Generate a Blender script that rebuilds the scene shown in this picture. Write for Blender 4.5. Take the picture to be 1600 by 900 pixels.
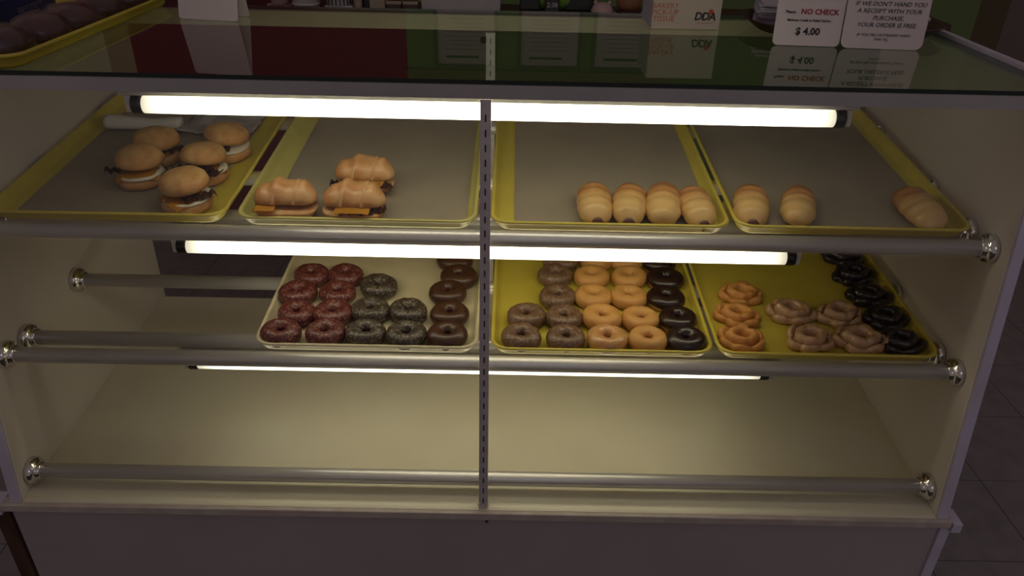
import bpy, bmesh, math, random
from mathutils import Vector, Matrix, noise

for o in list(bpy.data.objects): bpy.data.objects.remove(o)
scene = bpy.context.scene
C = scene.collection
ZB = 0.40            # case deck front edge stands this high above the floor; all z below are relative to it

# ------------------------------------------------------------------ camera, world, lights, exposure
cd = bpy.data.cameras.new('camera'); cam = bpy.data.objects.new('camera', cd); C.objects.link(cam)
cd.sensor_width = 36; cd.lens = 36*1192.81/1600; cd.clip_start = .02
cr, cu, cf = Vector((.999798,.005102,.019444)), Vector((-.019421,.49491,.868727)), Vector((.005191,.868929,-.494909))
cam.matrix_world = Matrix(((cr.x,cu.x,-cf.x,.04883),(cr.y,cu.y,-cf.y,-1.1687),(cr.z,cu.z,-cf.z,1.20255+ZB),(0,0,0,1)))
scene.camera = cam

w = bpy.data.worlds.new('world'); scene.world = w; w.use_nodes = True
w.node_tree.nodes['Background'].inputs[0].default_value = (.158,.120,.116,1)
w.node_tree.nodes['Background'].inputs[1].default_value = 1.0

def area(name, loc, rot, sx, sy, power, col):
    l = bpy.data.lights.new(name, 'AREA'); l.shape = 'RECTANGLE'; l.size = sx; l.size_y = sy; l.energy = power; l.color = col
    o = bpy.data.objects.new(name, l); C.objects.link(o); o.location = loc; o.rotation_euler = rot; return o
# daylight of the shop window behind the photographer
area('shop_window_daylight', (1.4,-4.2,3.1), (math.radians(72),0,math.radians(12)), 2.6, 1.3, 7, (.55,.66,1.0))

vs = scene.view_settings
vs.view_transform = 'Standard'; vs.look = 'None'; vs.gamma = 1; vs.use_curve_mapping = False; vs.exposure = 0.0

# ------------------------------------------------------------------ materials
M = {}
def mat(name, col, rough=.5, metal=0, col2=None, nscale=20, ndetail=4, bump=0, bscale=60, spec=.5, coat=0, emit=None, estr=0, trans=0, ramp=(.35,.65), stretch=None):
    m = bpy.data.materials.new(name); m.use_nodes = True; nt = m.node_tree; p = nt.nodes['Principled BSDF']
    def s(k, v):
        if k in p.inputs: p.inputs[k].default_value = v
    s('Base Color', (*col,1)); s('Roughness', rough); s('Metallic', metal); s('Specular IOR Level', spec); s('Coat Weight', coat); s('Coat Roughness', .15)
    if emit: s('Emission Color', (*emit,1)); s('Emission Strength', estr)
    tc = nt.nodes.new('ShaderNodeTexCoord'); vec = tc.outputs['Object']
    if stretch:
        mp = nt.nodes.new('ShaderNodeMapping'); mp.inputs['Scale'].default_value = stretch; nt.links.new(vec, mp.inputs[0]); vec = mp.outputs[0]
    if col2:
        n = nt.nodes.new('ShaderNodeTexNoise'); n.inputs['Scale'].default_value = nscale; n.inputs['Detail'].default_value = ndetail
        r = nt.nodes.new('ShaderNodeValToRGB'); r.color_ramp.elements[0].position = ramp[0]; r.color_ramp.elements[1].position = ramp[1]
        r.color_ramp.elements[0].color = (*col,1); r.color_ramp.elements[1].color = (*col2,1)
        nt.links.new(vec, n.inputs['Vector']); nt.links.new(n.outputs['Fac'], r.inputs[0]); nt.links.new(r.outputs[0], p.inputs['Base Color'])
    if bump:
        n2 = nt.nodes.new('ShaderNodeTexNoise'); n2.inputs['Scale'].default_value = bscale; n2.inputs['Detail'].default_value = 3
        b = nt.nodes.new('ShaderNodeBump'); b.inputs['Strength'].default_value = bump; b.inputs['Distance'].default_value = .002
        nt.links.new(vec, n2.inputs['Vector']); nt.links.new(n2.outputs['Fac'], b.inputs['Height']); nt.links.new(b.outputs[0], p.inputs['Normal'])
    M[name] = m; return m

def glass_mat(name, tint, ior=1.5, rough=0.0, crinkle=0):
    m = bpy.data.materials.new(name); m.use_nodes = True; nt = m.node_tree; nt.nodes.remove(nt.nodes['Principled BSDF'])
    out = nt.nodes['Material Output']
    f = nt.nodes.new('ShaderNodeFresnel'); f.inputs['IOR'].default_value = ior
    t = nt.nodes.new('ShaderNodeBsdfTransparent'); t.inputs[0].default_value = (*tint,1)
    g = nt.nodes.new('ShaderNodeBsdfGlossy'); g.inputs['Roughness'].default_value = rough; g.inputs[0].default_value = (1,1,1,1)
    if crinkle:
        tc = nt.nodes.new('ShaderNodeTexCoord'); n = nt.nodes.new('ShaderNodeTexNoise'); n.inputs['Scale'].default_value = 75; n.inputs['Detail'].default_value = 5
        b = nt.nodes.new('ShaderNodeBump'); b.inputs['Strength'].default_value = crinkle; b.inputs['Distance'].default_value = .006
        nt.links.new(tc.outputs['Object'], n.inputs['Vector']); nt.links.new(n.outputs['Fac'], b.inputs['Height'])
        nt.links.new(b.outputs[0], g.inputs['Normal']); nt.links.new(b.outputs[0], f.inputs['Normal'])
    mx = nt.nodes.new('ShaderNodeMixShader')
    geo = nt.nodes.new('ShaderNodeNewGeometry')      # no total reflection at the back faces of a thin pane
    inv = nt.nodes.new('ShaderNodeMath'); inv.operation = 'SUBTRACT'; inv.inputs[0].default_value = 1
    mul = nt.nodes.new('ShaderNodeMath'); mul.operation = 'MULTIPLY'
    nt.links.new(geo.outputs['Backfacing'], inv.inputs[1]); nt.links.new(inv.outputs[0], mul.inputs[0]); nt.links.new(f.outputs[0], mul.inputs[1])
    nt.links.new(mul.outputs[0], mx.inputs[0]); nt.links.new(t.outputs[0], mx.inputs[1]); nt.links.new(g.outputs[0], mx.inputs[2])
    nt.links.new(mx.outputs[0], out.inputs[0]); M[name] = m; return m

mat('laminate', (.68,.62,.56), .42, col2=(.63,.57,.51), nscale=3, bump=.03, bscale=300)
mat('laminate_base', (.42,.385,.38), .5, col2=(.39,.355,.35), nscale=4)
mat('laminate_edge', (.60,.58,.72), .4, col2=(.54,.51,.60), nscale=12)  # pale bluish: window light on the edges is put into the colour
mat('deck', (.74,.70,.55), .42, col2=(.70,.65,.50), nscale=5, bump=.03, bscale=200)
mat('sill', (.55,.50,.43), .5, col2=(.46,.40,.34), nscale=25)
mat('raw_wood', (.09,.045,.025), .7, col2=(.05,.025,.015), nscale=30, stretch=(1,1,.2), bump=.3)
mat('fascia', (.53,.53,.535), .36, metal=.6, col2=(.47,.47,.475), nscale=8)
mat('ledge', (.62,.52,.38), .5, col2=(.56,.46,.33), nscale=6)
mat('aluminium', (.72,.70,.68), .38, metal=.6, col2=(.68,.66,.64), nscale=6)
mat('chrome', (.72,.70,.68), .1, metal=1)
mat('post_metal', (.62,.58,.57), .42, metal=.25, col2=(.54,.50,.49), nscale=60)
mat('slot_dark', (.01,.01,.01), .8)
mat('cap_black', (.012,.010,.010), .35)
mat('socket_white', (.65,.62,.55), .5)
mat('glass_edge', (.008,.02,.018), .2)
glass_mat('pane_glass', (.97,.98,.97))
glass_mat('top_glass', (.80,.88,.83))
def lampmat(name, s):        # the glow fades toward the electrodes at both ends
    m = mat(name, (.9,.9,.85), .5, emit=(1,.91,.68), estr=s); nt = m.node_tree; p = nt.nodes['Principled BSDF']
    tc = nt.nodes.new('ShaderNodeTexCoord'); sx = nt.nodes.new('ShaderNodeSeparateXYZ'); nt.links.new(tc.outputs['Object'], sx.inputs[0])
    ab = nt.nodes.new('ShaderNodeMath'); ab.operation = 'ABSOLUTE'; nt.links.new(sx.outputs[0], ab.inputs[0])
    mr = nt.nodes.new('ShaderNodeMapRange'); mr.interpolation_type = 'SMOOTHSTEP'
    for i, v in enumerate((.50, .60, s, s*.13)): mr.inputs[i+1].default_value = v
    nt.links.new(ab.outputs[0], mr.inputs[0]); nt.links.new(mr.outputs[0], p.inputs['Emission Strength'])
lampmat('tube_top', 5.9); lampmat('tube_mid', 5.1); lampmat('tube_low', 4.7)
mat('tray_yellow', (.64,.52,.07), .38, col2=(.57,.46,.06), nscale=14, bump=.05, bscale=150)
mat('tray_pale', (.60,.54,.16), .38, col2=(.54,.48,.14), nscale=14)
mat('tray_cream', (.66,.58,.38), .38, col2=(.60,.52,.34), nscale=14)
mat('paper', (.66,.58,.44), .5, col2=(.60,.52,.39), nscale=9, bump=.15, bscale=25)
mat('white_paper', (.72,.66,.64), .7, col2=(.68,.62,.60), nscale=10)
mat('sign_paper', (.70,.61,.61), .65, col2=(.66,.57,.57), nscale=6)
mat('red_velvet', (.105,.017,.014), .42, col2=(.30,.13,.11), nscale=210, ramp=(.50,.66), bump=.9, bscale=140, coat=.2)  # pale flecks: whitish glaze cracks, with glints painted in
mat('choc_cake', (.045,.028,.018), .42, col2=(.22,.18,.14), nscale=210, ramp=(.50,.66), bump=.9, bscale=150, coat=.2)  # greyish flecks paint the glints of the crackly glaze
mat('brown_cake', (.15,.078,.042), .38, col2=(.30,.20,.13), nscale=210, ramp=(.50,.68), bump=.9, bscale=140, coat=.15)  # lighter flecks: crackled glaze and its glints, both in the colour
mat('choc_body', (.09,.038,.018), .45, col2=(.06,.025,.012), nscale=50, bump=.3, bscale=120)
mat('plain_cake', (.62,.325,.095), .5, col2=(.56,.27,.07), nscale=40, bump=.3, bscale=150)
mat('glazed_cake', (.56,.27,.085), .35, col2=(.66,.40,.18), nscale=110, ramp=(.5,.75), bump=.4, bscale=140, coat=.6)
mat('icing_brown', (.062,.022,.010), .36, coat=.15, bump=.1, bscale=50)
mat('icing_dark', (.022,.008,.006), .30, coat=.2, bump=.1, bscale=50)
mat('old_plain', (.64,.31,.08), .55, col2=(.54,.22,.05), nscale=60, bump=.6, bscale=120)
mat('old_glazed', (.50,.28,.13), .35, col2=(.58,.38,.22), nscale=80, ramp=(.4,.7), bump=.6, bscale=120, coat=.5)
mat('old_choc', (.017,.009,.006), .32, col2=(.04,.022,.014), nscale=90, ramp=(.5,.75), bump=.5, bscale=130, coat=.4)
mat('bun', (.62,.38,.145), .6, col2=(.48,.23,.07), nscale=34, bump=.4, bscale=220)
mat('bun_side', (.62,.36,.15), .65, col2=(.52,.26,.085), nscale=40, bump=.5, bscale=180)
mat('croissant', (.50,.235,.08), .42, col2=(.66,.39,.17), nscale=26, ramp=(.42,.7), bump=.3, bscale=120, coat=.2)
mat('croissant_pale', (.66,.42,.21), .5, col2=(.52,.27,.10), nscale=30, bump=.3, bscale=120)
mat('cheese', (.74,.36,.035), .4)
mat('egg', (.72,.66,.5), .5, bump=.4, bscale=90)
mat('bacon', (.065,.022,.015), .4, col2=(.15,.06,.04), nscale=60, bump=.6, bscale=100)
mat('sausage', (.13,.04,.025), .35, col2=(.08,.025,.015), nscale=50)
mat('wall_dummy', (.5,.5,.5))
mat('tile', (.25,.235,.24), .5, col2=(.20,.185,.19), nscale=14, ndetail=8)
mat('grout', (.035,.03,.03), .9)
mat('counter_red', (.06,.014,.016), .4, col2=(.05,.012,.012), nscale=6)
mat('counter_front', (.030,.016,.014), .6, col2=(.025,.013,.010), nscale=5)
mat('wood_strip', (.16,.075,.03), .5, col2=(.10,.045,.018), nscale=12, stretch=(.3,1,6))
mat('frame_dark', (.03,.02,.015), .5)
mat('cert_paper', (.46,.36,.37), .6, col2=(.40,.32,.36), nscale=4)
mat('ink', (.02,.018,.022), .7)
mat('ink_red', (.30,.022,.03), .7)
mat('ink_orange', (.50,.12,.07), .7)
mat('logo_red', (.52,.07,.03), .6)
mat('box_card', (.56,.46,.38), .6, col2=(.52,.43,.36), nscale=5)
mat('box_side', (.34,.33,.42), .6)
mat('maroon_plastic', (.055,.014,.018), .3, col2=(.04,.010,.013), nscale=10)
mat('napkin', (.50,.48,.56), .7, bump=.1)
mat('choc_bun', (.075,.018,.014), .45, col2=(.035,.010,.009), nscale=18, bump=.3, bscale=60, coat=.3)
glass_mat('cling_wrap', (.95,.93,.95), 1.36, .06, .9)
mat('blue_box', (.018,.028,.13), .45, col2=(.018,.026,.10), nscale=6)
mat('label_grey', (.16,.15,.20), .6)
mat('cup_white', (.50,.48,.52), .5)
mat('cup_pink', (.42,.30,.29), .5)
mat('black_item', (.012,.012,.014), .5)
mat('beige_item', (.30,.24,.19), .6)
mat('brown_item', (.22,.10,.05), .5)
mat('register', (.40,.36,.39), .5, col2=(.36,.33,.36), nscale=9)
mat('key_grey', (.16,.14,.15), .6)
mat('green_item', (.16,.32,.05), .5)
mat('screw', (.10,.08,.06), .5, metal=.8)

# painted back wall: red, then green, then olive-brown further right (paint colours along x)
def wall_mat():
    m = bpy.data.materials.new('wall_paint'); m.use_nodes = True; nt = m.node_tree; p = nt.nodes['Principled BSDF']; p.inputs['Roughness'].default_value = .6
    tc = nt.nodes.new('ShaderNodeTexCoord'); sx = nt.nodes.new('ShaderNodeSeparateXYZ'); nt.links.new(tc.outputs['Object'], sx.inputs[0])
    mr = nt.nodes.new('ShaderNodeMapRange'); mr.inputs[1].default_value = -4; mr.inputs[2].default_value = 4; nt.links.new(sx.outputs[0], mr.inputs[0])
    r = nt.nodes.new('ShaderNodeValToRGB'); r.color_ramp.interpolation = 'CONSTANT'; e = r.color_ramp.elements
    e[0].position = 0; e[0].color = (.30,.22,.12,1); e[1].position = (4-1.62)/8; e[1].color = (.15,.017,.023,1)
    for px, c in (((4-.42)/8, (.105,.165,.045)), ((4+1.98)/8, (.07,.055,.02)), ((4+2.10)/8, (.12,.10,.09)), ((4+2.25)/8, (.16,.09,.035))):
        k = e.new(px); k.color = (*c,1)
    nt.links.new(mr.outputs[0], r.inputs[0]); nt.links.new(r.outputs[0], p.inputs['Base Color']); M['wall_paint'] = m
wall_mat()

# ------------------------------------------------------------------ geometry helpers
def new_mesh(name, bm, mt, smooth=False):
    me = bpy.data.meshes.new(name); bmesh.ops.recalc_face_normals(bm, faces=bm.faces); bm.to_mesh(me); bm.free()
    for m in (mt if isinstance(mt, (list,tuple)) else [mt]): me.materials.append(M[m])
    if smooth:
        for p in me.polygons: p.use_smooth = True
    return me
def link(name, me, parent=None, loc=(0,0,0), rot=(0,0,0)):
    o = bpy.data.objects.new(name, me); C.objects.link(o); o.location = loc; o.rotation_euler = rot
    if parent is not None: o.parent = parent
    else: o.location.z += ZB
    return o
def obj(name, bm, mt, parent=None, loc=(0,0,0), rot=(0,0,0), smooth=False): return link(name, new_mesh(name, bm, mt, smooth), parent, loc, rot)
def thing(name, label, cat, loc=(0,0,0), rot=(0,0,0), group=None): return tag(link(name, None, None, loc, rot), label, cat, group)
def tag(o, label, cat, group=None):
    o['label'] = label; o['category'] = cat
    if group: o['group'] = group
    return o
def B(): return bmesh.new()
def box(bm, x0, x1, y0, y1, z0, z1, bev=0):
    r = bmesh.ops.create_cube(bm, size=1); vs_ = r['verts']
    for v in vs_: v.co = Vector(((x0+x1)/2+v.co.x*(x1-x0), (y0+y1)/2+v.co.y*(y1-y0), (z0+z1)/2+v.co.z*(z1-z0)))
    if bev:
        es = list({e for v in vs_ for e in v.link_edges}); bmesh.ops.bevel(bm, geom=es, offset=bev, segments=2, affect='EDGES', profile=.5)
    return bm
def prism(bm, poly, x0, x1):       # poly of (y,z), swept along x
    a = [bm.verts.new((x0,y,z)) for y,z in poly]; b = [bm.verts.new((x1,y,z)) for y,z in poly]; n = len(poly)
    bm.faces.new(a); bm.faces.new(b[::-1])
    for i in range(n): bm.faces.new((a[i], b[i], b[(i+1)%n], a[(i+1)%n]))
    return bm
def lathe(bm, prof, seg=32, axis='Z', off=(0,0,0)):
    rings = []
    for r, h in prof:
        if r < 1e-6: ring = [bm.verts.new((0,0,h))]*seg
        else: ring = [bm.verts.new((r*math.cos(2*math.pi*i/seg), r*math.sin(2*math.pi*i/seg), h)) for i in range(seg)]
        rings.append(ring)
    for a, b in zip(rings, rings[1:]):
        for i in range(seg):
            j = (i+1)%seg; f = []
            for v in (a[i], a[j], b[j], b[i]):
                if v not in f: f.append(v)
            if len(f) > 2:
                try: bm.faces.new(f)
                except ValueError: pass
    for ring in (rings[0], rings[-1]):
        if len(set(ring)) > 2:
            try: bm.faces.new(ring)
            except ValueError: pass
    R = Matrix.Identity(4)
    if axis == 'X': R = Matrix.Rotation(math.pi/2, 4, 'Y')
    if axis == 'Y': R = Matrix.Rotation(-math.pi/2, 4, 'X')
    for v in {v for ring in rings for v in ring}: v.co = R @ v.co + Vector(off)
    return bm
def loft(bm, loops, cap=True):     # closed loops with the same count
    L = [[bm.verts.new(p) for p in l] for l in loops]; n = len(L[0])
    for a, b in zip(L, L[1:]):
        for i in range(n): bm.faces.new((a[i], a[(i+1)%n], b[(i+1)%n], b[i]))
    if cap: bm.faces.new(L[0]); bm.faces.new(L[-1][::-1])
    return bm
def rrect(x0, x1, y0, y1, r, z, n=6):
    pts = []
    for cx, cy, a0 in ((x1-r,y1-r,0),(x0+r,y1-r,90),(x0+r,y0+r,180),(x1-r,y0+r,270)):
        for k in range(n+1):
            a = math.radians(a0+90*k/n); pts.append((cx+r*math.cos(a), cy+r*math.sin(a), z))
    return pts
def text_mesh(body, size, mt, align='CENTER', shear=0, bold=0, spacing=1, line=1):
    c = bpy.data.curves.new('lettering', 'FONT'); c.body = body; c.size = size; c.align_x = align; c.align_y = 'CENTER'
    c.extrude = .0002; c.shear = shear; c.offset = bold; c.space_character = spacing; c.space_line = line; c.resolution_u = 2
    t = bpy.data.objects.new('lettering', c); C.objects.link(t)
    dg = bpy.context.evaluated_depsgraph_get(); me = bpy.data.meshes.new_from_object(t.evaluated_get(dg))
    bpy.data.objects.remove(t); me.materials.clear(); me.materials.append(M[mt]); me.name = 'lettering'; return me
def nz(p, f, seed): return noise.noise(Vector((p[0]*f+seed*7.3, p[1]*f-seed*3.1, p[2]*f+seed*1.7)))

# ------------------------------------------------------------------ the room
def struct(o): o['kind'] = 'structure'; return o
fl = struct(obj('floor', box(B(), -4, 4, -4.5, 2.4, -.46, -.4035), 'grout'))
T = .303
tile_me = new_mesh('floor_tile', box(B(), -T/2+.0012, T/2-.0012, -T/2+.0012, T/2-.0012, -.003, 0), 'tile')
for i in range(-14, 4):
    for j in range(-3, 6):
        x, y = 1.472+T*(i+.5), .235+T*(j+.5)
        if -1.05 < x < .95 and -.05 < y < .65: continue
        if x < -1.8 and y < .3: continue
        if x < 1.0 and y < 0: continue
        link('floor_tile', tile_me, fl, (x, y, -.4005))
bm = B(); box(bm, -4, 4, 2.2, 2.3, -.4035, 2.6); struct(obj('wall_back', bm, 'wall_paint'))
bm = B(); box(bm, -.42, .74, 2.185, 2.2, 1.372, 1.43, .002); struct(obj('trim_1', bm, 'wood_strip'))

# ------------------------------------------------------------------ display case
case = thing('display_case', 'long white bakery display case with glass front and glass counter top', 'display case')
H = .963; D = .775
def gy(z): return .109*z/.845         # front glass plane
for s in (-1, 1):
    x0, x1 = sorted((s*H, s*(H+.020)))
    o = obj('side_panel', prism(B(), [(0,-.002),(gy(.868),.866),(D,.866),(D,-.002)], x0, x1), 'laminate', case)
    e0, e1 = sorted((s*(H+.001), s*(H+.022)))
    obj('edge_trim', prism(B(), [(-.006,0),(gy(.845)-.006,.843),(gy(.845),.843),(0,0)], e0, e1), 'laminate_edge', o)
    t0, t1 = sorted((s*(H+.0205), s*(H+.034)))
    obj('top_trim', box(B(), t0, t1, .100, D, .846, .884 if s > 0 else .8752, .002), 'laminate_edge', case)
# sloping deck, front sill, base
obj('deck', prism(B(), [(-.004,0),(D-.01,.050),(D-.01,.032),(-.004,-.018)], -H+.0005, H-.0005), 'deck', case)
obj('sill', box(B(), -1.006, .994, -.014, .012, -.020, -.001, .002), 'sill', case)
bm = B(); box(bm, .996, 1.016, -.016, .03, -.030, -.006, .001); obj('sill_end', bm, 'laminate_edge', case)
bm = B(); box(bm, -1.036, -1.007, -.014, .03, -.030, -.004, .001); obj('sill_end', bm, 'laminate_edge', case)
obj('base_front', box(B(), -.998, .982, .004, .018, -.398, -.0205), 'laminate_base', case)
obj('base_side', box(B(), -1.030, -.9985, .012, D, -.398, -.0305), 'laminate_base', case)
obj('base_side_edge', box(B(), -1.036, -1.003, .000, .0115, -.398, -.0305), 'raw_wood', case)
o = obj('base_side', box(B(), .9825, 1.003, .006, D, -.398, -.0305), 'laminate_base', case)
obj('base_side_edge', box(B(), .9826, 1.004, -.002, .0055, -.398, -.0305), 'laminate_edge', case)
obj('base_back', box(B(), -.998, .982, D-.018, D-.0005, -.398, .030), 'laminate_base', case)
bm = B(); lathe(bm, [(.0035,0),(.0035,.0012),(.002,.002)], 12, 'Y'); 
for sx, sz in ((.013,-.04),):
    obj('screw', bm, 'screw', case, (sx, .0025, sz), (0,0,math.pi))
# fascia boards carrying the top glass
obj('fascia', box(B(), -H-.020, H+.020, .099, .118, .846, .8675, .0015), 'fascia', case)
obj('fascia_lip', box(B(), -H-.0195, H+.0195, .0965, .0985, .8445, .8675), 'fascia', case)
obj('rear_ledge', box(B(), -H, H, .722, .742, .832, .8675, .001), 'ledge', case)
def slab(name, x0, x1, y0, y1, z0, z1):
    bm = B(); box(bm, x0, x1, y0, y1, z0, z1)
    me = new_mesh(name, bm, ['top_glass','glass_edge'])
    for p in me.polygons: p.material_index = 0 if abs(p.normal.z) > .5 else 1
    return link(name, me, case)
slab('top_glass', -H-.020, H+.020, .0985, .742, .868, .8755)
# slotted posts, front and rear
def post(y0, z0, y1, z1, x, wd=.0185, slots=True):
    L = math.hypot(y1-y0, z1-z0); a = -math.atan2(y1-y0, z1-z0)
    bm = B(); box(bm, -wd/2, wd/2, 0, .003, 0, L); box(bm, -wd/2, -wd/2+.002, .0031, .014, 0, L); box(bm, wd/2-.002, wd/2, .0031, .014, 0, L)
    p = obj('slotted_post', bm, 'post_metal', case, (x, y0, z0), (a,0,0))
    bm = B(); n = int(L/.0257)
    for k in range(n):
        z = .014+k*.0257; box(bm, -.0012, .0012, -.0006, .0002, z, z+.0125)
    s = obj('slots', bm, 'slot_dark', p); s['kind'] = 'stuff'
    return p
post(-.0005, .001, gy(.845)-.0125, .843, .0055)
post(.700, .048, .700, .8315, -.004, .022)
bm = B(); lathe(bm, [(.014,0),(.012,.003),(.006,.004)], 16); obj('post_foot', bm, 'post_metal', case, (.0055,.014,.0015))
# two leaning front panes
for x0, x1 in ((-H+.002, -.0045), (.0155, H-.002)):
    zt = .8435
    obj('front_pane', prism(B(), [(.001,.001),(gy(zt)+.0005,zt),(gy(zt)+.0045,zt),(.005,.001)], x0, x1), 'pane_glass', case)

def bot_mid(y): return .3105+.085*(y-.12)
def bot_top(y): return .583+.095*(y-.199)
RR = .0157
fl_prof = [(0,0),(.0280,0),(.0292,.003),(.0292,.0075),(.0278,.0125),(.0248,.0160),(.0215,.0175),(.0200,.0185),(.0196,.0215),(.0186,.0255),(.0164,.0270),(0,.0270)]
fl_me = new_mesh('flange', lathe(B(), fl_prof, 32, 'X'), 'chrome', True)
rail_me = new_mesh('rail', lathe(B(), [(0,-H+.004),(RR,-H+.004),(RR,H-.004),(0,H-.004)], 32, 'X'), 'aluminium', False)
for p in rail_me.polygons: p.use_smooth = len(p.vertices) == 4 and abs(p.normal.x) < .5
def rail(y, z):
    r = link('rail', rail_me, case, (0,y,z))
    link('flange', fl_me, r, (-H+.0003,0,0)); link('flange', fl_me, r, (H-.0003,0,0), (0,0,math.pi))
    return r
rail(.0518, .0368); rail(.0956, .306); rail(.130, .570)
for y in (.170, .386, .667): rail(y, bot_mid(y)-RR-.0006)
for y in (.206, .374, .667): rail(y, bot_top(y)-RR-.0006)

# ------------------------------------------------------------------ lamps
def lamp(x, y, z, mt, label, hz, hw=.016):
    t = thing('fluorescent_lamp', label, 'lamp', (x,y,z), (0,0,0), 'fluorescent lamps in the case')
    Lh = .6125
    bm = B(); lathe(bm, [(0,-Lh+.018),(.0152,-Lh+.018),(.0152,Lh-.018),(0,Lh-.018)], 24, 'X'); tb = obj('tube', bm, mt, t)
    for p in tb.data.polygons: p.use_smooth = len(p.vertices) == 4
    for s in (-1, 1):
        bm = B(); lathe(bm, [(0,0),(.0168,0),(.0172,.003),(.0162,.006),(.0172,.009),(.0165,.0175),(0,.0175)], 24, 'X')
        obj('end_cap', bm, 'cap_black', t, (s*Lh if s < 0 else Lh-.0175, 0, 0), smooth=True)
        x0, x1 = sorted((s*(Lh+.0005), s*(Lh+.011)))
        obj('socket', box(B(), x0, x1, -.010, .010, -.012, hz-.0005, .002), 'socket_white', t)
    obj('housing', box(B(), -Lh-.02, Lh+.02, -hw+.006, hw+.006, hz, hz+.012, .001), 'socket_white', t)
    return t
lamp(.011, .128, .8143, 'tube_top', 'topmost fluorescent tube, under the front edge of the glass counter top', .0175)
lamp(.0056, .1898, .512, 'tube_mid', 'middle fluorescent tube, below the shelf of sandwiches and sausage rolls', .022)
lamp(-.0084, .158, .2526, 'tube_low', 'lowest fluorescent tube, mostly hidden behind the rail under the donuts', .0176)

# ------------------------------------------------------------------ trays
def tray_mesh(mt, L=.655, W=.455):
    def lp(i, z, r): return rrect(-W/2+i, W/2-i, i, L-i, r, z)
    bm = loft(B(), [lp(.020,.003,.022), lp(.012,.0055,.026), lp(.0085,.020,.030), lp(.007,.0245,.031), lp(.0035,.0260,.033), lp(.0005,.0245,.035), lp(.0,.022,.035), lp(.002,.0195,.034), lp(.006,.0185,.032), lp(.010,.006,.028), lp(.016,0,.024)])
    me = new_mesh('sheet_tray', bm, mt, True)
    return me
SM, ST = math.atan(.085), math.atan(.095)
trays = {}
def tray(key, x, y, shelf, me, label):
    zf = bot_mid if shelf == 'm' else bot_top
    o = link('sheet_tray', me, None, (x, y, zf(y)), (SM if shelf == 'm' else ST, 0, 0)); tag(o, label, 'tray', 'bakery sheet trays'); trays[key] = o; return o
ty, tp, tc_ = tray_mesh('tray_yellow'), tray_mesh('tray_pale'), tray_mesh('tray_cream')
tray('A', -.7160, .140, 't', ty, 'yellow sheet tray at upper left holding the round bun sandwiches')
tray('B', -.2400, .136, 't', tp, 'pale yellow sheet tray holding the croissant sandwiches')
tray('C', .2405, .136, 't', ty, 'yellow sheet tray holding four sausage rolls pushed together')
tray('D', .7040, .140, 't', ty, 'yellow sheet tray at upper right with three spaced sausage rolls')
tray('E', -.2375, .109, 'm', tc_, 'cream sheet tray of red and chocolate donuts')
tray('F', .2430, .109, 'm', ty, 'bright yellow sheet tray of brown, plain and iced donuts')
tray('G', .7050, .109, 'm', ty, 'yellow sheet tray of old-fashioned donuts by the right side panel')

def sheet(x0, x1, y0, y1, seed, curl=0):
    bm = B(); nx, ny = 20, 28; top = []
    for j in range(ny+1):
        row = []
        for i in range(nx+1):
            x = x0+(x1-x0)*i/nx; y = y0+(y1-y0)*j/ny
            e = min(i, nx-i)/nx; z = .0036+.0012*(1+nz((x,y,0), 9, seed))
            row.append(bm.verts.new((x,y,z)))
        top.append(row)
    for j in range(ny):
        for i in range(nx): bm.faces.new((top[j][i], top[j][i+1], top[j+1][i+1], top[j+1][i]))
    r = bmesh.ops.solidify(bm, geom=bm.faces[:], thickness=.0004)
    return bm
for k, (a, b, c, d), lab in (('A', (-.185,.165,.020,.53), 'brown parchment sheet under the round bun sandwiches'),
                             ('B', (-.180,.206,.020,.636), 'brown parchment sheet under the croissant sandwiches'),
                             ('C', (-.182,.206,.020,.636), 'parchment sheet under the four sausage rolls pushed together'),
                             ('D', (-.206,.193,.020,.636), 'parchment sheet under the three spaced sausage rolls')):
    t = trays[k]; o = obj('parchment_sheet', sheet(a,b,c,d,ord(k)), 'paper', None, smooth=True)
    o.location = t.location; o.rotation_euler = t.rotation_euler; tag(o, lab, 'paper', 'parchment sheets lining the upper trays')
    if k == 'A':
        bm = B(); loops = []
        for q in range(25):
            u = q/24; x = -.175+.17*u; rr = .015*(1+.25*nz((x,0,0), 14, 2)); cy = .425+.012*nz((x,1,0), 9, 5); cz = .006+rr
            loops.append([(x, cy+rr*1.3*math.cos(v*math.pi/6), cz+rr*math.sin(v*math.pi/6)) for v in range(12)])
        loft(bm, loops); obj('rolled_edge', bm, 'white_paper', o, smooth=True)

bm = B(); g = []
for j in range(17):
    row = []
    for i in range(25):
        x, y = -.005+.175*i/24, .395+.15*j/16
        row.append(bm.verts.new((x+.01*nz((x,y,3), 18, 2), y+.012*nz((x,y,7), 16, 4), .008+.016*abs(nz((x,y,0), 22, 8))+.006*abs(nz((x,y,0), 55, 3)))))
    g.append(row)
for j in range(16):
    for i in range(24): bm.faces.new((g[j][i], g[j][i+1], g[j+1][i+1], g[j+1][i]))
bmesh.ops.solidify(bm, geom=bm.faces[:], thickness=.0005)
o = obj('crumpled_paper', bm, 'white_paper', None, smooth=True); o.location = trays['A'].location; o.rotation_euler = trays['A'].rotation_euler
tag(o, 'crumpled white paper at the back of the bun sandwich tray', 'paper')

def on(shelf, x, y):
    return (x, y, (bot_mid(y) if shelf == 'm' else bot_top(y)) + .0036)

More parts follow.
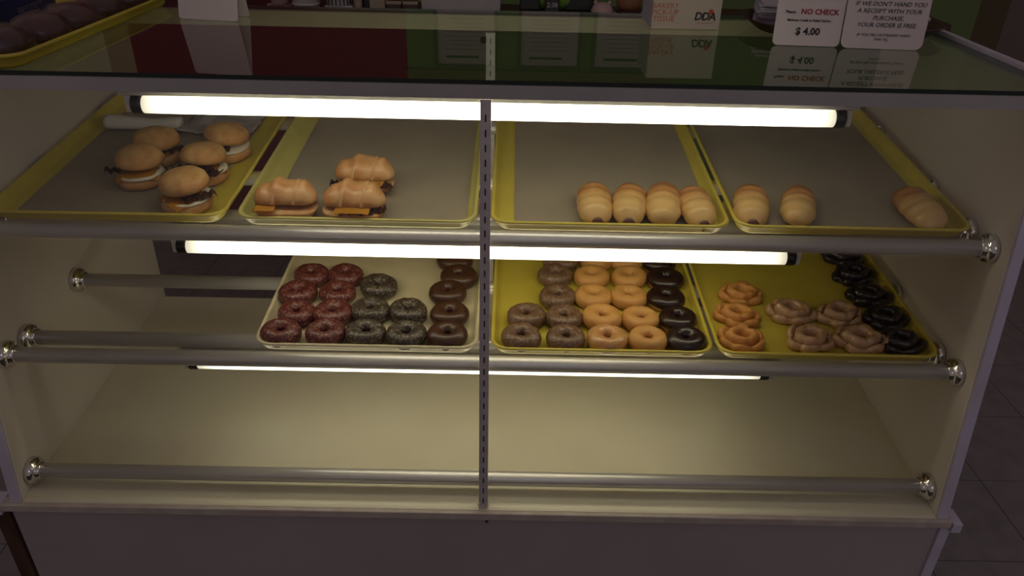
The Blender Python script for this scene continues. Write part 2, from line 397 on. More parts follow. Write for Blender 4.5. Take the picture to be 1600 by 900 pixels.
# ------------------------------------------------------------------ donuts
def ring_mesh(name, mt, seed, R=.0226, r=.0158, hz=.0160, nu=40, nv=18, rough=.0011, part=None, grow=0):
    bm = B(); G = []
    rng = range(nv) if part is None else range(part[0], part[1]+1)
    for i in range(nu):
        th = 2*math.pi*i/nu; ct, st = math.cos(th), math.sin(th); Rr = R*(1+.05*nz((ct,st,0), .9, seed)); row = []
        for j in rng:
            ph = 2*math.pi*j/nv; c, s = math.cos(ph), math.sin(ph)
            rr = r*(1+.06*nz((ct,st,2), 1.2, seed))
            inner = max(0, -c)
            rad = Rr+(rr+grow)*c*(1+.22*inner*nz((ct*2,st*2,5), 1.5, seed))
            z = hz+(hz+grow)*math.copysign(abs(s)**.85, s)
            p = Vector((rad*ct, rad*st, z)); d = rough*nz(p, 130, seed)+.0012*inner*nz(p, 260, seed)
            p += Vector((c*ct, c*st, s))*d
            if grow and part and j in (part[0], part[1]): p -= Vector((c*ct, c*st, s))*grow*1.6; p.z += .0022*nz((ct*3,st*3,1), 1, seed)
            p.z = max(p.z, 0); row.append(bm.verts.new(p))
        G.append(row)
    m = len(G[0]); last = m if part is None else m-1
    for i in range(nu):
        for j in range(last): bm.faces.new((G[i][j], G[(i+1)%nu][j], G[(i+1)%nu][(j+1)%m], G[i][(j+1)%m]))
    return new_mesh(name, bm, mt, True)
def old_mesh(name, mt, seed, lobes=6):
    prof = [(.0120,.003,0),(.0118,.012,0),(.0138,.023,0),(.0185,.0300,.1),(.0240,.0290,.2),(.0284,.0240,.3),(.0294,.0160,.3),(.0286,.0085,.4),(.0320,.0090,.8),(.0360,.0195,1),(.0415,.0190,1),(.0452,.0105,1),(.0425,.002,1),(.034,.0,.8),(.012,.0,.2)]
    bm = B(); nu = 60; G = []
    for i in range(nu):
        th = 2*math.pi*i/nu; ct, st = math.cos(th), math.sin(th)
        cr_ = abs(math.sin(lobes/2*th+seed+.5*nz((ct,st,0), 1.3, seed)))**.45
        row = []
        for r, h, wv in prof:
            k = 1+wv*(.26*(cr_-.8)+.12*nz((ct,st,.3), 1.6, seed)); el = 1+.28*(1-wv)*(ct*ct-.5)
            z = h*(1+wv*(.55*(cr_-.85)+.28*nz((ct,st,4), 1.7, seed)))
            p = Vector((r*k*el*ct, r*k*(2-el)*st*.96, z)); q = .0016*nz(p, 95, seed); p += Vector((ct*q, st*q, q)); p.z = max(p.z, 0)
            row.append(bm.verts.new(p))
        G.append(row)
    n = len(prof)
    for i in range(nu):
        for j in range(n): bm.faces.new((G[i][j], G[(i+1)%nu][j], G[(i+1)%nu][(j+1)%n], G[i][(j+1)%n]))
    return new_mesh(name, bm, mt, True)
rnd = random.Random(4)
cache = {}
def donuts(name, mt, spots, group, cat='donut', icing=None, old=False, S=1.0):
    if mt not in cache:
        cache[mt] = ([old_mesh(name, mt, k*3+len(cache)) if old else ring_mesh(name, mt, k*5+len(cache), rough=.0013) for k in range(4)],
                     [ring_mesh('icing', icing, k*5+len(cache), rough=.0005, part=(-1,10), grow=.0013) for k in range(4)] if icing else None)
    ms, ic = cache[mt]
    for n, (x, y, lab) in enumerate(spots):
        k = n % 4; y = max(y, .152 if not old else .170)
        sc = S*rnd.uniform(.97, 1.03)
        o = link(name, ms[k], None, on('m', x, y)); o.scale = (1.11*sc, .92*sc, sc) if old else (1.09*sc, .985*sc, 1.08*sc)
        o.rotation_euler = (Matrix.Rotation(SM, 3, 'X') @ Matrix.Rotation(rnd.uniform(-.35,.35)+(math.pi if rnd.random() < .5 else 0), 3, 'Z')).to_euler()
        tag(o, lab, cat, group)
        if ic: link('icing', ic[k], o)
def L(kind, where): return kind+' '+where
RV = 'dark red glazed donut'
donuts('red_donut', 'red_velvet', [
 (-.402,.366,L(RV,'at the back of its left column in the cream tray')), (-.324,.369,L(RV,'at the back of its right column in the cream tray')),
 (-.416,.294,L(RV,'second from back in the leftmost column of the cream tray')), (-.329,.297,L(RV,'second from back in the second column of the cream tray')),
 (-.401,.220,L(RV,'third from back in the leftmost column of the cream tray')), (-.324,.221,L(RV,'third from back in the second column of the cream tray')),
 (-.417,.151,L(RV,'in the front left corner of the cream tray')), (-.326,.154,L(RV,'in the front row, beside a blackish donut'))], 'red donuts in the cream tray')
DC = 'blackish chocolate glazed donut'
donuts('chocolate_donut', 'choc_cake', [
 (-.242,.325,L(DC,'standing alone at the back in the cream tray')), (-.246,.235,L(DC,'in the second row, next to a red donut')),
 (-.165,.235,L(DC,'in the second row, right of another blackish one')), (-.243,.155,L(DC,'in the front row beside a red donut')),
 (-.159,.149,L(DC,'in the front row beside a chocolate iced donut'))], 'chocolate donuts in the cream tray')
IC = 'brown chocolate iced donut'
donuts('iced_donut', 'choc_body', [
 (-.078,.440,L(IC,'rearmost of its column, half hidden by the middle lamp')), (-.065,.370,L(IC,'fourth from the front, along the right of the cream tray')),
 (-.085,.305,L(IC,'third from the front, along the right of the cream tray')), (-.075,.226,L(IC,'second from the front, along the right of the cream tray')),
 (-.074,.145,L(IC,'in the front right corner of the cream tray'))], 'chocolate iced donuts in the cream tray', icing='icing_brown')
BC = 'brown glazed cake donut'
donuts('brown_donut', 'brown_cake', [
 (.173,.449,L(BC,'rearmost in the bright yellow tray, behind the middle lamp')), (.157,.385,L(BC,'fourth from the front in the bright yellow tray')),
 (.159,.299,L(BC,'third from the front in the bright yellow tray')), (.089,.225,L(BC,'second row, far left of the bright yellow tray')),
 (.170,.223,L(BC,'second row, touching a plain tan donut')), (.078,.150,L(BC,'in the front left corner of the bright yellow tray')),
 (.170,.146,L(BC,'front row, beside a tan donut with glaze'))], 'brown donuts in the bright yellow tray')
PC = 'plain golden tan donut'
donuts('plain_donut', 'plain_cake', [
 (.259,.456,L(PC,'rearmost of the left tan column, behind the middle lamp')), (.331,.456,L(PC,'rearmost of the right tan column, behind the middle lamp')),
 (.242,.381,L(PC,'fourth from the front in the left tan column')), (.328,.382,L(PC,'fourth from the front in the right tan column')),
 (.238,.301,L(PC,'third from the front in the left tan column')), (.318,.304,L(PC,'third from the front in the right tan column')),
 (.251,.225,L(PC,'second from the front in the left tan column')), (.333,.223,L(PC,'second from the front in the right tan column')),
 (.339,.145,L(PC,'in the front row, beside a dark iced donut'))], 'plain tan donuts in the bright yellow tray')
donuts('glazed_donut', 'glazed_cake', [(.255,.149,'tan donut with whitish glaze in the front row of the yellow tray')], 'plain tan donuts in the bright yellow tray')
DI = 'tan donut with dark chocolate icing'
cache['iced2'] = None; del cache['iced2']
mat('plain_iced', (.56,.28,.08), .5, col2=(.44,.17,.045), nscale=40, bump=.3, bscale=150)
donuts('dark_iced_donut', 'plain_iced', [
 (.406,.448,L(DI,'rearmost of its column, behind the middle lamp')), (.411,.374,L(DI,'fourth from the front of its column')),
 (.400,.299,L(DI,'third from the front of its column')), (.414,.224,L(DI,'second from the front of its column')),
 (.418,.147,L(DI,'in the front right corner of the bright yellow tray'))], 'dark iced donuts in the bright yellow tray', icing='icing_dark')
OP = 'plain golden old-fashioned donut'
donuts('old_fashioned_donut', 'old_plain', [(.578,.334,L(OP,'rearmost of three along the left of its tray')), (.549,.252,L(OP,'middle of three along the left of its tray')),
 (.539,.170,L(OP,'in the front left corner of its tray'))], 'plain old-fashioned donuts', old=True, S=.98)
OG = 'glazed pinkish-tan old-fashioned donut'
donuts('glazed_old_fashioned_donut', 'old_glazed', [(.672,.268,L(OG,'in the rear row, left of the other')), (.776,.262,L(OG,'in the rear row, against the dark ones')),
 (.683,.174,L(OG,'in the front row, left of the other')), (.788,.173,L(OG,'in the front row, against the dark ones'))], 'glazed old-fashioned donuts', old=True, S=1.08)
OC = 'dark chocolate old-fashioned donut'
donuts('chocolate_old_fashioned_donut', 'old_choc', [(.866,.590,L(OC,'rearmost along the right tray edge')), (.868,.506,L(OC,'fifth from the front along the right tray edge')),
 (.866,.422,L(OC,'fourth from the front along the right tray edge')), (.869,.338,L(OC,'third from the front along the right tray edge')),
 (.874,.254,L(OC,'second from the front along the right tray edge')), (.872,.170,L(OC,'in the front right corner of its tray'))], 'chocolate old-fashioned donuts', old=True, S=1.0)

# ------------------------------------------------------------------ sandwiches
def blob(bm, prof, seed, amp=.002, f=40, seg=36, sx=1, sy=1):
    n0 = len(bm.verts); lathe(bm, prof, seg)
    bm.verts.ensure_lookup_table()
    for v in bm.verts[n0:]:
        d = nz(v.co, f, seed)*amp; r = Vector((v.co.x, v.co.y, 0)); r = r.normalized() if r.length > 1e-6 else Vector((0,0,1))
        v.co += r*d + Vector((0,0,d*.6)); v.co.x *= sx; v.co.y *= sy
    return bm
def flap(w_, d_, z, seed, droop, th=.0022):        # thin slice with drooping border
    bm = B(); n = 10; g = []
    for j in range(n+1):
        row = []
        for i in range(n+1):
            x = w_*(i/n-.5); y = d_*(j/n-.5); rr = max(0, math.hypot(x,y)-.026)
            row.append(bm.verts.new((x, y, z-droop*rr+.0012*nz((x,y,0), 60, seed))))
        g.append(row)
    for j in range(n):
        for i in range(n): bm.faces.new((g[j][i], g[j][i+1], g[j+1][i+1], g[j+1][i]))
    bmesh.ops.solidify(bm, geom=bm.faces[:], thickness=th)
    return bm
def strip(length, width, seed, amp=.004):
    bm = B(); n = 22; a = []; b = []
    for i in range(n+1):
        x = length*(i/n-.5); z = amp*math.sin(i*1.25+seed)+.002*nz((x,0,0), 70, seed); y = .003*math.sin(i*.7+seed)
        a.append(bm.verts.new((x, y-width/2, z+.001*math.sin(i)))); b.append(bm.verts.new((x, y+width/2, z)))
    for i in range(n): bm.faces.new((a[i], a[i+1], b[i+1], b[i]))
    bmesh.ops.solidify(bm, geom=bm.faces[:], thickness=.0022)
    return bm
def bun_sandwich(x, y, rz, seed, tilt, label, bacon, cheese, egg):
    t = thing('bun_sandwich', label, 'sandwich', on('t', x, y), (ST, 0, rz), 'round bun sandwiches')
    obj('bun_bottom', blob(B(), [(0,0),(.031,0),(.0400,.005),(.0425,.012),(.0410,.0200),(.036,.022),(0,.022)], seed, .002), 'bun_side', t, smooth=True)
    z = .0225
    if egg:
        obj('egg', blob(B(), [(0,0),(.034,0),(.0400,.003),(.037,.006),(0,.007)], seed+3, .005, 45, sx=1.02), 'egg', t, (.002,-.003,z-.001), smooth=True); z += .005
    if cheese:
        o = obj('cheese_slice', flap(.072, .066, 0, seed, .42), 'cheese', t, (.0,-.004,z+.003), (0,0,cheese), smooth=True); z += .003
    for (bx, by, ba) in bacon:
        obj('bacon', strip(.058, .017, seed+bx*90), 'bacon', t, (bx, by, z+.004), (.15,0,ba), smooth=True)
    if bacon: z += .006
    obj('bun_top', blob(B(), [(0,.0),(.034,.0),(.0405,.003),(.0415,.010),(.038,.019),(.030,.0255),(.017,.0295),(0,.031)], seed+7, .0028, 36), 'bun', t, (0,.007,z+.002), tilt, smooth=True)
    t.scale = (1.12,1.12,1.10)
bun_sandwich(-.712,.405,.2,1,(.02,.03,0),'round bun sandwich with an orange fringe, behind and left of the group',[(.028,-.012,.3)],.5,False)
bun_sandwich(-.706,.303,-.1,2,(-.02,.06,0),'round bun sandwich leftmost of the five, showing white egg',[(-.026,-.014,.5)],.3,True)
bun_sandwich(-.570,.432,.1,3,(-.05,.12,0),'round bun sandwich at rear right, dark meat poking out left',[(-.030,-.014,.2),(-.018,-.026,.0)],0,True)
bun_sandwich(-.583,.322,-.15,4,(-.16,.06,0),'open bun sandwich spilling bacon and cheese in the middle',[(.012,-.034,.1),(-.028,-.020,.8),(.024,-.026,-.3)],.75,True)
bun_sandwich(-.578,.203,.0,5,(.02,-.05,0),'round bun sandwich nearest the glass with cheese and bacon',[(.030,-.018,.5)],.9,True)

def croissant_half(seed, top, Lh=.060):
    bm = B(); loops = []; n = 30
    for i in range(n+1):
        u = -1+2*i/n; x = Lh*u; env = max(.02, (1-abs(u)**3.2))**.5
        seg = 1+.10*math.cos(u*math.pi*2.4+.3*seed)-.05*math.cos(u*14)
        wy = (.036 if top else .040)*env*(.92+.08*seg); hz = (.034 if top else .022)*env*seg
        curve = -.010*u*u
        loop = []
        for k in range(20):
            a = 2*math.pi*k/20; yy = wy*math.cos(a); zz = hz*math.sin(a)
            if top: zz = zz if zz > 0 else zz*.18
            else: zz = (zz if zz < 0 else zz*.1)+.022
            p = Vector((x, yy+curve, zz)); d = .0012*nz(p, 70, seed); loop.append(p+Vector((0, math.cos(a)*d, math.sin(a)*d)))
        loops.append(loop)
    return loft(bm, loops)
def croissant(x, y, rz, seed, label, chees, meat, tilt=(0,0,0)):
    t = thing('croissant_sandwich', label, 'sandwich', on('t', x, y), (ST,0,rz), 'croissant sandwiches')
    obj('croissant_bottom', croissant_half(seed, False), 'croissant_pale', t, smooth=True)
    for cx, cw in chees: obj('cheese_slice', flap(cw, .066, 0, seed, .08, .0030), 'cheese', t, (cx, -.015, .0330), smooth=True)
    for mx, my, ma in meat: obj('bacon', strip(.046, .018, seed+mx*50), 'bacon', t, (mx, my-.008, .0275), (.1,0,ma), smooth=True)
    tp_ = obj('croissant_top', croissant_half(seed+3, True), 'croissant', t, (0,.009,.0345), tilt, smooth=True)
    for q in (-.36, .30):                    # pale overlapping seams between the rolled segments
        bm = B(); loops = []
        for i in range(5):
            u = q+.07*(i-2)/2; env = (1-abs(u)**3.2)**.5; sg = 1+.10*math.cos(u*math.pi*2.4+.3*(seed+3))-.05*math.cos(u*14)
            g_ = .0010 if 0 < i < 4 else -.0012
            loops.append([(.060*u+.006*math.sin(a), (.036*env*(.92+.08*sg)+g_)*math.cos(a)-.010*u*u, (.034*env*sg+g_)*math.sin(a)) for a in [math.pi*k/16 for k in range(17)]])
        Lv = [[bm.verts.new(p) for p in l] for l in loops]
        for a_, b_ in zip(Lv, Lv[1:]):
            for i in range(16): bm.faces.new((a_[i], a_[i+1], b_[i+1], b_[i]))
        obj('pastry_seam', bm, 'croissant_pale', tp_, smooth=True)
croissant(-.246,.296,-.03,1,'croissant sandwich behind the other two, dark meat at both ends',[(0,.088)],[(-.044,-.02,.2),(.038,-.024,-.2)])
croissant(-.379,.187,.04,2,'croissant sandwich at left with a small corner of cheese',[(-.034,.040)],[],(-.04,0,0))
croissant(-.248,.185,-.03,4,'croissant sandwich nearest the glass with a straight cheese edge',[(.002,.066)],[(.0,-.022,0),(.042,-.016,.3)])

def roll_mesh(seed, Lh=.068, rw=.0350):
    bm = B(); loops = []; n = 34
    for i in range(n+1):
        u = -1+2*i/n; env = max(.03, 1-abs(u)**3.6)**.40
        if i == 0: env = .42
        ridge = .0010*math.sin(u*15+seed)
        loop = []
        for k in range(24):
            a = 2*math.pi*k/24; rx = rw*env+ridge; rz_ = (.0285*env+ridge)
            zz = rz_*math.sin(a); zz = zz if zz > 0 else zz*.75
            p = Vector((rx*math.cos(a), Lh*u+.004*math.sin(a)*math.sin(u*5+seed), zz+.0214)); p += Vector((math.cos(a),0,math.sin(a)))*.0012*nz(p, 55, seed); p.z = max(p.z, 0)
            loop.append(p)
        loops.append(loop)
    return new_mesh('sausage_roll', loft(bm, loops), 'roll_dough', True)
def roll_mat():      # egg-washed dough: browned crown along the rear half, pale toward the open end
    m = mat('roll_dough', (.72,.46,.17), .42, bump=.25, bscale=80, coat=.25); nt = m.node_tree; p = nt.nodes['Principled BSDF']
    tc = nt.nodes.new('ShaderNodeTexCoord'); sx = nt.nodes.new('ShaderNodeSeparateXYZ'); nt.links.new(tc.outputs['Object'], sx.inputs[0])
    n = nt.nodes.new('ShaderNodeTexNoise'); n.inputs['Scale'].default_value = 38; mp = nt.nodes.new('ShaderNodeMapping'); mp.inputs['Scale'].default_value = (.5,2.2,.5)
    nt.links.new(tc.outputs['Object'], mp.inputs[0]); nt.links.new(mp.outputs[0], n.inputs['Vector'])
    a = nt.nodes.new('ShaderNodeMath'); a.operation = 'MULTIPLY_ADD'; a.inputs[1].default_value = 7; a.inputs[2].default_value = .14; nt.links.new(sx.outputs[1], a.inputs[0])
    b = nt.nodes.new('ShaderNodeMath'); b.operation = 'MULTIPLY_ADD'; b.inputs[1].default_value = .55; nt.links.new(n.outputs['Fac'], b.inputs[0]); nt.links.new(a.outputs[0], b.inputs[2])
    r = nt.nodes.new('ShaderNodeValToRGB'); e = r.color_ramp.elements; e[0].position = .25; e[0].color = (.66,.42,.15,1); e[1].position = .85; e[1].color = (.30,.10,.028,1)
    k = e.new(.55); k.color = (.52,.25,.075,1)
    nt.links.new(b.outputs[0], r.inputs[0]); nt.links.new(r.outputs[0], p.inputs['Base Color'])
roll_mat()
rm = [roll_mesh(k) for k in range(3)]
sm = new_mesh('sausage_end', lathe(B(), [(0,-.003),(.008,-.0026),(.0122,-.0005),(.0130,.004),(.0130,.02),(0,.02)], 20, 'Y'), 'sausage', True)
for n, (x, y, rz, end, sc, lab) in enumerate([
 (.215,0.216,-.03,1,.97,'sausage roll leftmost of the four pushed together, sausage end showing'),
 (.283,0.216,-.16,1,.97,'second sausage roll from the left of the four pushed together'),
 (.349,0.216,-.17,0,1.0,'browned sausage roll third of the four, joined to its right neighbour'),
 (.413,0.212,.02,1,.95,'sausage roll in the tray corner, rightmost of the four'),
 (.523,0.220,-.22,1,.98,'sausage roll at the left of the upper right tray, sausage showing'),
 (.616,0.220,-.32,0,.96,'sausage roll second from left in the upper right tray'),
 (.853,0.218,.06,0,1.02,'dark sausage roll lying askew by the right wall')]):
    o = link('sausage_roll', rm[n % 3], None, on('t', x, y)); o.rotation_euler = (Matrix.Rotation(ST, 3, 'X') @ Matrix.Rotation(rz, 3, 'Z')).to_euler(); o.scale = (sc,sc,sc)
    tag(o, lab, 'sausage roll', 'sausage rolls')
    if end: link('sausage_end', sm, o, (.003,-.0695,.0150))

# ------------------------------------------------------------------ things on the glass counter top
GZ = .8760
# yellow tray of wrapped chocolate buns
t = link('sheet_tray', ty, None, (-.985,.088,GZ)); tag(t, 'yellow sheet tray on the glass counter top holding wrapped buns', 'tray', 'bakery sheet trays')
def wrapped_bun(x, y, seed, label):
    o = thing('wrapped_bun', label, 'bun', (x, y, GZ+.0036), (0,0,seed*1.3), 'wrapped chocolate buns')
    obj('bun', blob(B(), [(0,0),(.038,0),(.050,.008),(.053,.018),(.047,.032),(.034,.042),(.017,.047),(0,.048)], seed, .005, 22), 'choc_bun', o, smooth=True)
    bm = B(); blob(bm, [(.060,.0004),(.0585,.006),(.0575,.018),(.0515,.034),(.0375,.0455),(.019,.0505),(0,.052)], seed, .0045, 24, 48)
    for v in bm.verts:
        q = .0034*nz(v.co, 170, seed+4)*(1.6-v.co.z/.04); v.co += Vector((v.co.x, v.co.y, .01)).normalized()*q; v.co.z = max(.0004, v.co.z)
    for f in [f for f in bm.faces if len(f.verts) > 10]: bm.faces.remove(f)
    obj('plastic_wrap', bm, 'cling_wrap', o, smooth=True)
for n, (x, y, lab) in enumerate([(-.842,.196,'wrapped chocolate bun nearest the front of the counter top tray'), (-.838,.312,'wrapped chocolate bun second from the front on the counter top tray'),
                                 (-.836,.428,'wrapped chocolate bun third from the front on the counter top tray'), (-.838,.544,'wrapped chocolate bun fourth from the front on the counter top tray'),
                                 (-.834,.657,'wrapped chocolate bun at the rear of the counter top tray')]): wrapped_bun(x, y, n, lab)
# dark blue glove box lying in the tray, left of the buns
bb = thing('glove_box', 'dark blue carton with pale lettering left of the wrapped buns', 'box', (-.992,.40,GZ+.0036), (0,0,math.radians(4)))
obj('carton', box(B(), -.06, .06, -.13, .17, 0, .06, .002), 'blue_box', bb)
tm = text_mesh('PROTECT', .024, 'label_grey'); link('lettering', tm, bb, (.0603,.06,.028), (math.radians(90),0,math.radians(90)))

def card(w_, h_, th=.0012, r=.006):
    bm = B(); a = rrect(-w_/2, w_/2, 0, h_, r, 0, 4); loft(bm, [a, [(x,y,th) for x,y,z in a]])
    for v in bm.verts: v.co = Vector((v.co.x, v.co.z, v.co.y))
    return bm
# plain white folded card seen from behind
o = thing('tent_card', 'plain white folded card standing on the glass beside the bun tray', 'sign', (-.610,.548,GZ), (0,0,-.16))
obj('front_leaf', card(.136, .125), 'sign_paper', o, (0,0,.0005), (-.22,0,0)); obj('rear_leaf', card(.136, .125), 'sign_paper', o, (0,.056,.0005), (.22,0,0))
# bakery tissue box
o = thing('tissue_box', 'cardboard bakery tissue box with orange and black print on the glass', 'box', (.349,.557,GZ), (0,0,.01))
obj('carton', box(B(), 0, .148, 0, .13, .0003, .105, .0008), 'box_card', o)
obj('end_panel', box(B(), -.0008, -.0002, .002, .128, .002, .103), 'box_side', o)
for body, sz, x, z, mt_, kw in (('BAKERY', .0160, .027, .0480, 'ink_orange', {}), ('PICK-UP', .0160, .027, .0345, 'ink_orange', {}), ('TISSUE', .0160, .025, .0210, 'ink_orange', {}),
                                ('DDA', .0230, .114, .0270, 'ink', dict(shear=.15, bold=.0006, spacing=.85)), ('DURABLE PACKAGING', .0035, .114, .0140, 'ink_orange', {})):
    if body == 'DURABLE PACKAGING':
        obj('print_line', box(B(), .096, .133, -.0004, -.0001, .0135, .0144), 'ink_orange', o); continue
    link('lettering', text_mesh(body, sz, mt_, **kw), o, (x, -.0004, z), (math.radians(90),0,0))
obj('print_dot', lathe(B(), [(0,0),(.0055,0),(.0055,.0002),(0,.0002)], 20, 'Y'), 'logo_red', o, (.126,-.00035,.0375))
# red plastic tray under bags and the price signs
o = thing('oval_tray', 'maroon plastic serving tray on the glass behind the paper signs', 'tray', (.768,.585,GZ))
def ell(rx, ry, z, n=44): return [(rx*math.copysign(abs(math.cos(a))**.7, math.cos(a)), ry*math.copysign(abs(math.sin(a))**.7, math.sin(a)), z) for a in [2*math.pi*k/n for k in range(n)]]
obj('dish', loft(B(), [ell(.168,.098,.005), ell(.182,.112,.008), ell(.205,.130,.025), ell(.212,.136,.026), ell(.212,.136,.0235), ell(.207,.131,.022), ell(.183,.113,.003), ell(.170,.100,.0004)]), 'maroon_plastic', o, smooth=True)
bg = random.Random(3)
for k in range(12):
    b_ = obj('paper_bag', box(B(), -.075, .075, -.06, .06, 0, .0035, .0006), 'napkin', None, (.668+bg.uniform(-.006,.006), .610+bg.uniform(-.006,.006), GZ+.0085+k*.0038), (0,0,bg.uniform(-.10,.10)-.25))
    tag(b_, 'white paper bag, '+('top','second from the top','third from the top','fourth from the top','fifth from the top','sixth from the top','sixth from the bottom','fifth from the bottom','fourth from the bottom','third from the bottom','second from the bottom','bottom')[11-k]+' of the stack in the maroon tray', 'paper bag', 'stacked paper bags')
o2 = thing('napkin_pile', 'loose folded white napkins at the right of the maroon tray', 'napkin', (.880,.575,GZ+.0085))
obj('napkin', box(B(), -.05, .05, -.05, .05, 0, .022, .004), 'napkin', o2, (0,0,0), (0,0,.2)); obj('napkin', box(B(), -.055, .055, -.048, .048, .0225, .034, .005), 'napkin', o2, (.006,0,.0), (0,0,-.15))
# two price signs
o = thing('price_sign', 'pale card sign stating no check and a four dollar minimum', 'sign', (.638,.413,GZ), (0,0,-.07))
obj('card', card(.132, .150, r=.010), 'sign_paper', o, (0,0,.0004), (-.12,0,0))
def sign_text(o, body, sz, x, z, mt_, **kw):
    link('lettering', text_mesh(body, sz, mt_, **kw), o, (x, -.0006+math.tan(.12)*z, z+.0004), (math.radians(90)-.12,0,0))
sign_text(o, 'Please,', .0076, -.038, .0632, 'ink', bold=.0002); sign_text(o, 'NO CHECK', .0142, .018, .0640, 'ink_red', bold=.0004)
sign_text(o, 'Minimum Credit or Debit Card is :', .0061, .000, .0480, 'ink', bold=.0002); sign_text(o, '$ 4.00', .0190, .000, .0270, 'ink', bold=.0006)
o = thing('receipt_sign', 'pale card sign about a free order without receipt', 'sign', (.784,.398,GZ), (0,0,-.06))
obj('card', card(.160, .150, r=.014), 'sign_paper', o, (0,0,.0004), (-.12,0,0))
for k, (b_, sz) in enumerate((('IF WE DON\'T HAND YOU', .0118), ('A RECEIPT WITH YOUR', .0118), ('PURCHASE,', .0118), ('YOUR ORDER IS FREE.', .0118))):
    sign_text(o, b_, sz, .003, .0835-k*.0130, 'ink', shear=.2)
sign_text(o, '(IF YOU TELL US STRAIGHT AWAY', .0068, .000, .0260, 'ink', shear=.2); sign_text(o, 'THAT IS.)', .0068, -.004, .0180, 'ink', shear=.2)

# ------------------------------------------------------------------ framed certificates on the back wall (mirrored in the glass top)
for n, (x0, x1, lab) in enumerate(((-.272,-.030,'framed certificate leftmost on the green wall, mirrored in the glass top'), (.085,.328,'framed certificate in the middle on the green wall, mirrored in glass'), (.405,.655,'framed certificate rightmost on the green wall, mirrored in glass'))):
    o = thing('framed_certificate', lab, 'certificate', ((x0+x1)/2, 2.1985, 1.05), (0,0,0), 'certificates on the back wall'); hw = (x1-x0)/2
    obj('paper', box(B(), -hw, hw, -.008, -.001, .012, .300), 'cert_paper', o)
    for a in ((-hw-.014, hw+.014, 0, .0115), (-hw-.014, hw+.014, .3005, .314)): obj('frame_bar', box(B(), a[0], a[1], -.016, -.0005, a[2], a[3]), 'frame_dark', o)
    for a in ((-hw-.014, -hw-.0005), (hw+.0005, hw+.014)): obj('frame_bar', box(B(), a[0], a[1], -.016, -.0005, .012, .300), 'frame_dark', o)
    bm = B()
    for k in range(9):
        wl = hw*(.75-.25*((k*37) % 5)/5); box(bm, -wl, wl, -.0088, -.0081, .09+k*.018, .0925+k*.018)
    s = obj('print_lines', bm, 'key_grey', o); s['kind'] = 'stuff'
    bm = B(); box(bm, -hw*.7, hw*.45, -.0088, -.0081, .262, .272); obj('title', bm, 'ink', o)
    obj('seal', lathe(B(), [(.012,0),(.016,0),(.016,.0008),(.012,.0008),(.012,0)], 20, 'Y'), 'ink', o, (hw*.62,-.0090,.195 if n == 0 else .06))

# ------------------------------------------------------------------ back counter and what stands on it
bc = thing('back_counter', 'dark red back counter behind the display case', 'counter', (0,1.5,0))
obj('worktop', box(B(), -1.9, 1.5, -.04, .18, .712, .738, .003), 'counter_red', bc)
for lx in (-1.86, 1.44):
    for ly in (-.02, .14): obj('leg', box(B(), lx, lx+.03, ly, ly+.03, -.4, .7115), 'counter_front', bc)
CZ = .7385
def cup(x, y, r0, r1, h, mt_, label, name='paper_cup', cat='cup'):
    o = thing(name, label, cat, (x,y,CZ))
    obj('body', lathe(B(), [(0,0),(r0,0),(r1,h),(r1+.002,h+.003),(r1-.002,h+.003),(r1-.003,h),(r0-.002,.004),(0,.004)], 28), mt_, o, smooth=True); return o
o = cup(-.735, 1.53, .022, .040, .05, 'cup_pink', 'pinkish cup on a saucer at the left of the back counter', 'saucer_cup')
obj('saucer', lathe(B(), [(0,0),(.03,0),(.045,.007),(.044,.009),(.028,.003),(0,.003)], 28), 'cup_pink', o, smooth=True)
o = cup(-.648, 1.53, .044, .046, .10, 'cup_white', 'white stack of round lids on the back counter', 'lid_stack', 'lids')
for k in range(4): obj('lid_rim', lathe(B(), [(.0455,0),(.0480,.002),(.0455,.004)], 28), 'cup_white', o, (0,0,.012+.018*k), smooth=True)
o = cup(-.538, 1.53, .040, .043, .09, 'cup_white', 'white holder with dark upright stripes on the back counter', 'utensil_holder', 'holder')
for k in range(9):
    a = math.radians(-160+k*17.5); bm = B(); box(bm, -.0018, .0018, -.0008, .0008, .012, .088); obj('stripe', bm, 'black_item', o, (.0440*math.cos(a), .0440*math.sin(a), 0), (0,0,a+math.pi/2))
obj('base', lathe(B(), [(0,0),(.047,0),(.048,.006),(.044,.010),(0,.010)], 28), 'cup_white', o, smooth=True)
def bottle(x, y, r, h, mt_, capm, label):
    o = thing('bottle', label, 'bottle', (x,y,CZ))
    obj('body', lathe(B(), [(0,0),(r,0),(r*1.03,.006),(r,h*.62),(r*.45,h*.8),(r*.45,h*.9),(0,h*.9)], 20), mt_, o, smooth=True)
    obj('cap', lathe(B(), [(0,h*.9+.0004),(r*.5,h*.9+.0004),(r*.5,h),(0,h)], 16), capm, o)
bottle(-.474, 1.53, .014, .13, 'beige_item', 'counter_red', 'slim beige bottle beside the striped holder')
bottle(-.446, 1.545, .017, .16, 'black_item', 'black_item', 'slim black bottle beside the beige carton')
o = thing('carton', 'plain beige carton on the back counter', 'carton', (-.408,1.54,CZ)); obj('body', box(B(), -.026, .026, -.02, .03, 0, .15, .003), 'beige_item', o); obj('flap', box(B(), -.026, .026, -.021, -.0205, .10, .15), 'beige_item', o)
for x, lab in ((-.352,'small maroon packet beside the beige carton'), (-.296,'small maroon packet beside the register')):
    o = thing('packet', lab, 'packet', (x,1.53,CZ)); obj('body', box(B(), -.025, .025, -.015, .015, 0, .028, .004), 'maroon_plastic', o); obj('band', box(B(), -.0255, .0255, -.0155, -.0152, .018, .028), 'beige_item', o)
o = thing('cash_register', 'pale grey cash register with rows of keys on the back counter', 'register', (-.128,1.53,CZ))
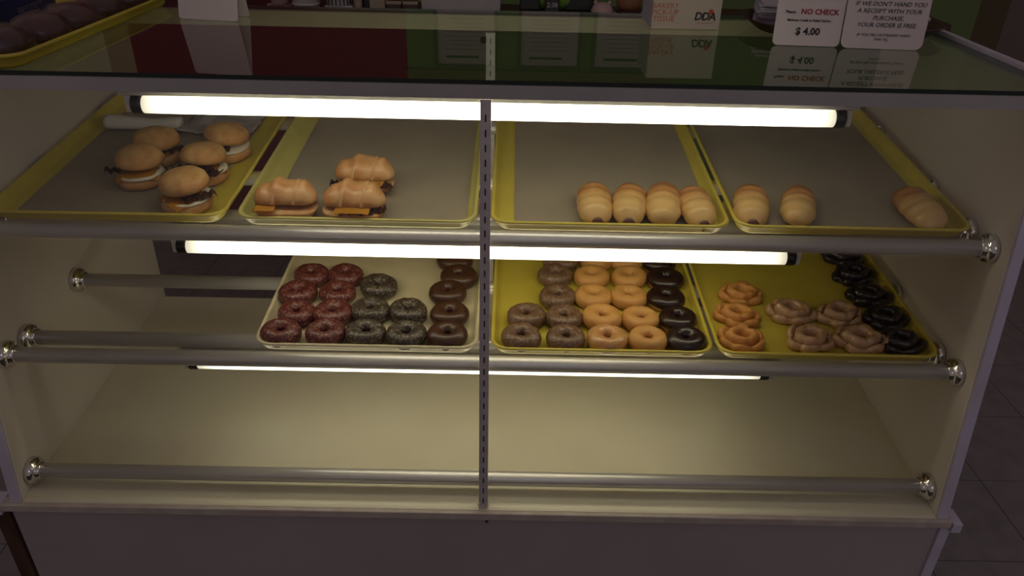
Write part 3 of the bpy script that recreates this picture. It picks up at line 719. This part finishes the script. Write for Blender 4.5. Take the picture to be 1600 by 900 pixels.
prism_bm = prism(B(), [(0,0),(0,.030),(.10,.075),(.20,.085),(.20,0)], -.132, .132); obj('body', prism_bm, 'register', o)
km = new_mesh('key', box(B(), -.008, .008, -.006, .006, 0, .006, .001), 'key_grey')
for r_ in range(3):
    for k in range(10): link('key', km, o, (-.108+k*.024, .020+r_*.026, .0395+r_*.0117), (math.atan(.45),0,0))
o = thing('desk_clock', 'black digital display with white segments on the back counter', 'clock', (.178,1.51,CZ))
obj('body', box(B(), -.024, .024, 0, .03, 0, .055, .003), 'black_item', o); link('digits', text_mesh('2:38', .021, 'cup_white'), o, (0,-.0005,.026), (math.radians(90),0,0))
o = thing('ceramic_ornament', 'small pinkish ceramic dome ornament beside the jar', 'ornament', (.346,1.52,CZ)); obj('body', lathe(B(), [(0,0),(.034,0),(.038,.01),(.03,.028),(.015,.036),(0,.038)], 24), 'cup_pink', o, smooth=True)
for s in (-1,1): obj('ear', lathe(B(), [(0,0),(.008,0),(.005,.012),(0,.014)], 12), 'cup_pink', o, (s*.020,0,.030), (0,s*.5,0), smooth=True)
o = thing('jar', 'round brown jar standing on a red and white dish', 'jar', (.436,1.535,CZ)); obj('dish', lathe(B(), [(0,0),(.03,0),(.046,.010),(.045,.013),(.0,.012)], 28), 'maroon_plastic', o, smooth=True); obj('rim', lathe(B(), [(.040,.0),(.050,.003),(.050,.007),(.040,.004),(.040,0)], 28), 'cup_white', o, (0,0,0), smooth=True)
obj('body', lathe(B(), [(0,.013),(.03,.013),(.042,.03),(.044,.06),(.03,.09),(0,.095)], 28), 'brown_item', o, smooth=True)
for x, y, s_, lab in ((.105,1.56,.07,'black upright box beside the register'), (.275,1.57,.10,'wide black box between clock and ornament')):
    o = thing('black_box', lab, 'box', (x,y,CZ)); obj('body', box(B(), -s_/2, s_/2, 0, .08, .0, .12, .004), 'black_item', o); obj('lid', box(B(), -s_/2-.002, s_/2+.002, -.002, .082, .1205, .135, .003), 'black_item', o)
for x, lab in ((.215,'round green ornament behind the digital display'), (.140,'round green ornament beside the black upright box')):
    o = thing('green_ornament', lab, 'ornament', (x,1.60,CZ)); obj('ball', lathe(B(), [(0,.0),(.02,.004),(.036,.02),(.04,.036),(.036,.054),(.02,.07),(0,.074)], 24), 'green_item', o, smooth=True); obj('foot', lathe(B(), [(0,-.0001),(.022,-.0001),(.022,.004),(0,.004)], 20), 'black_item', o)
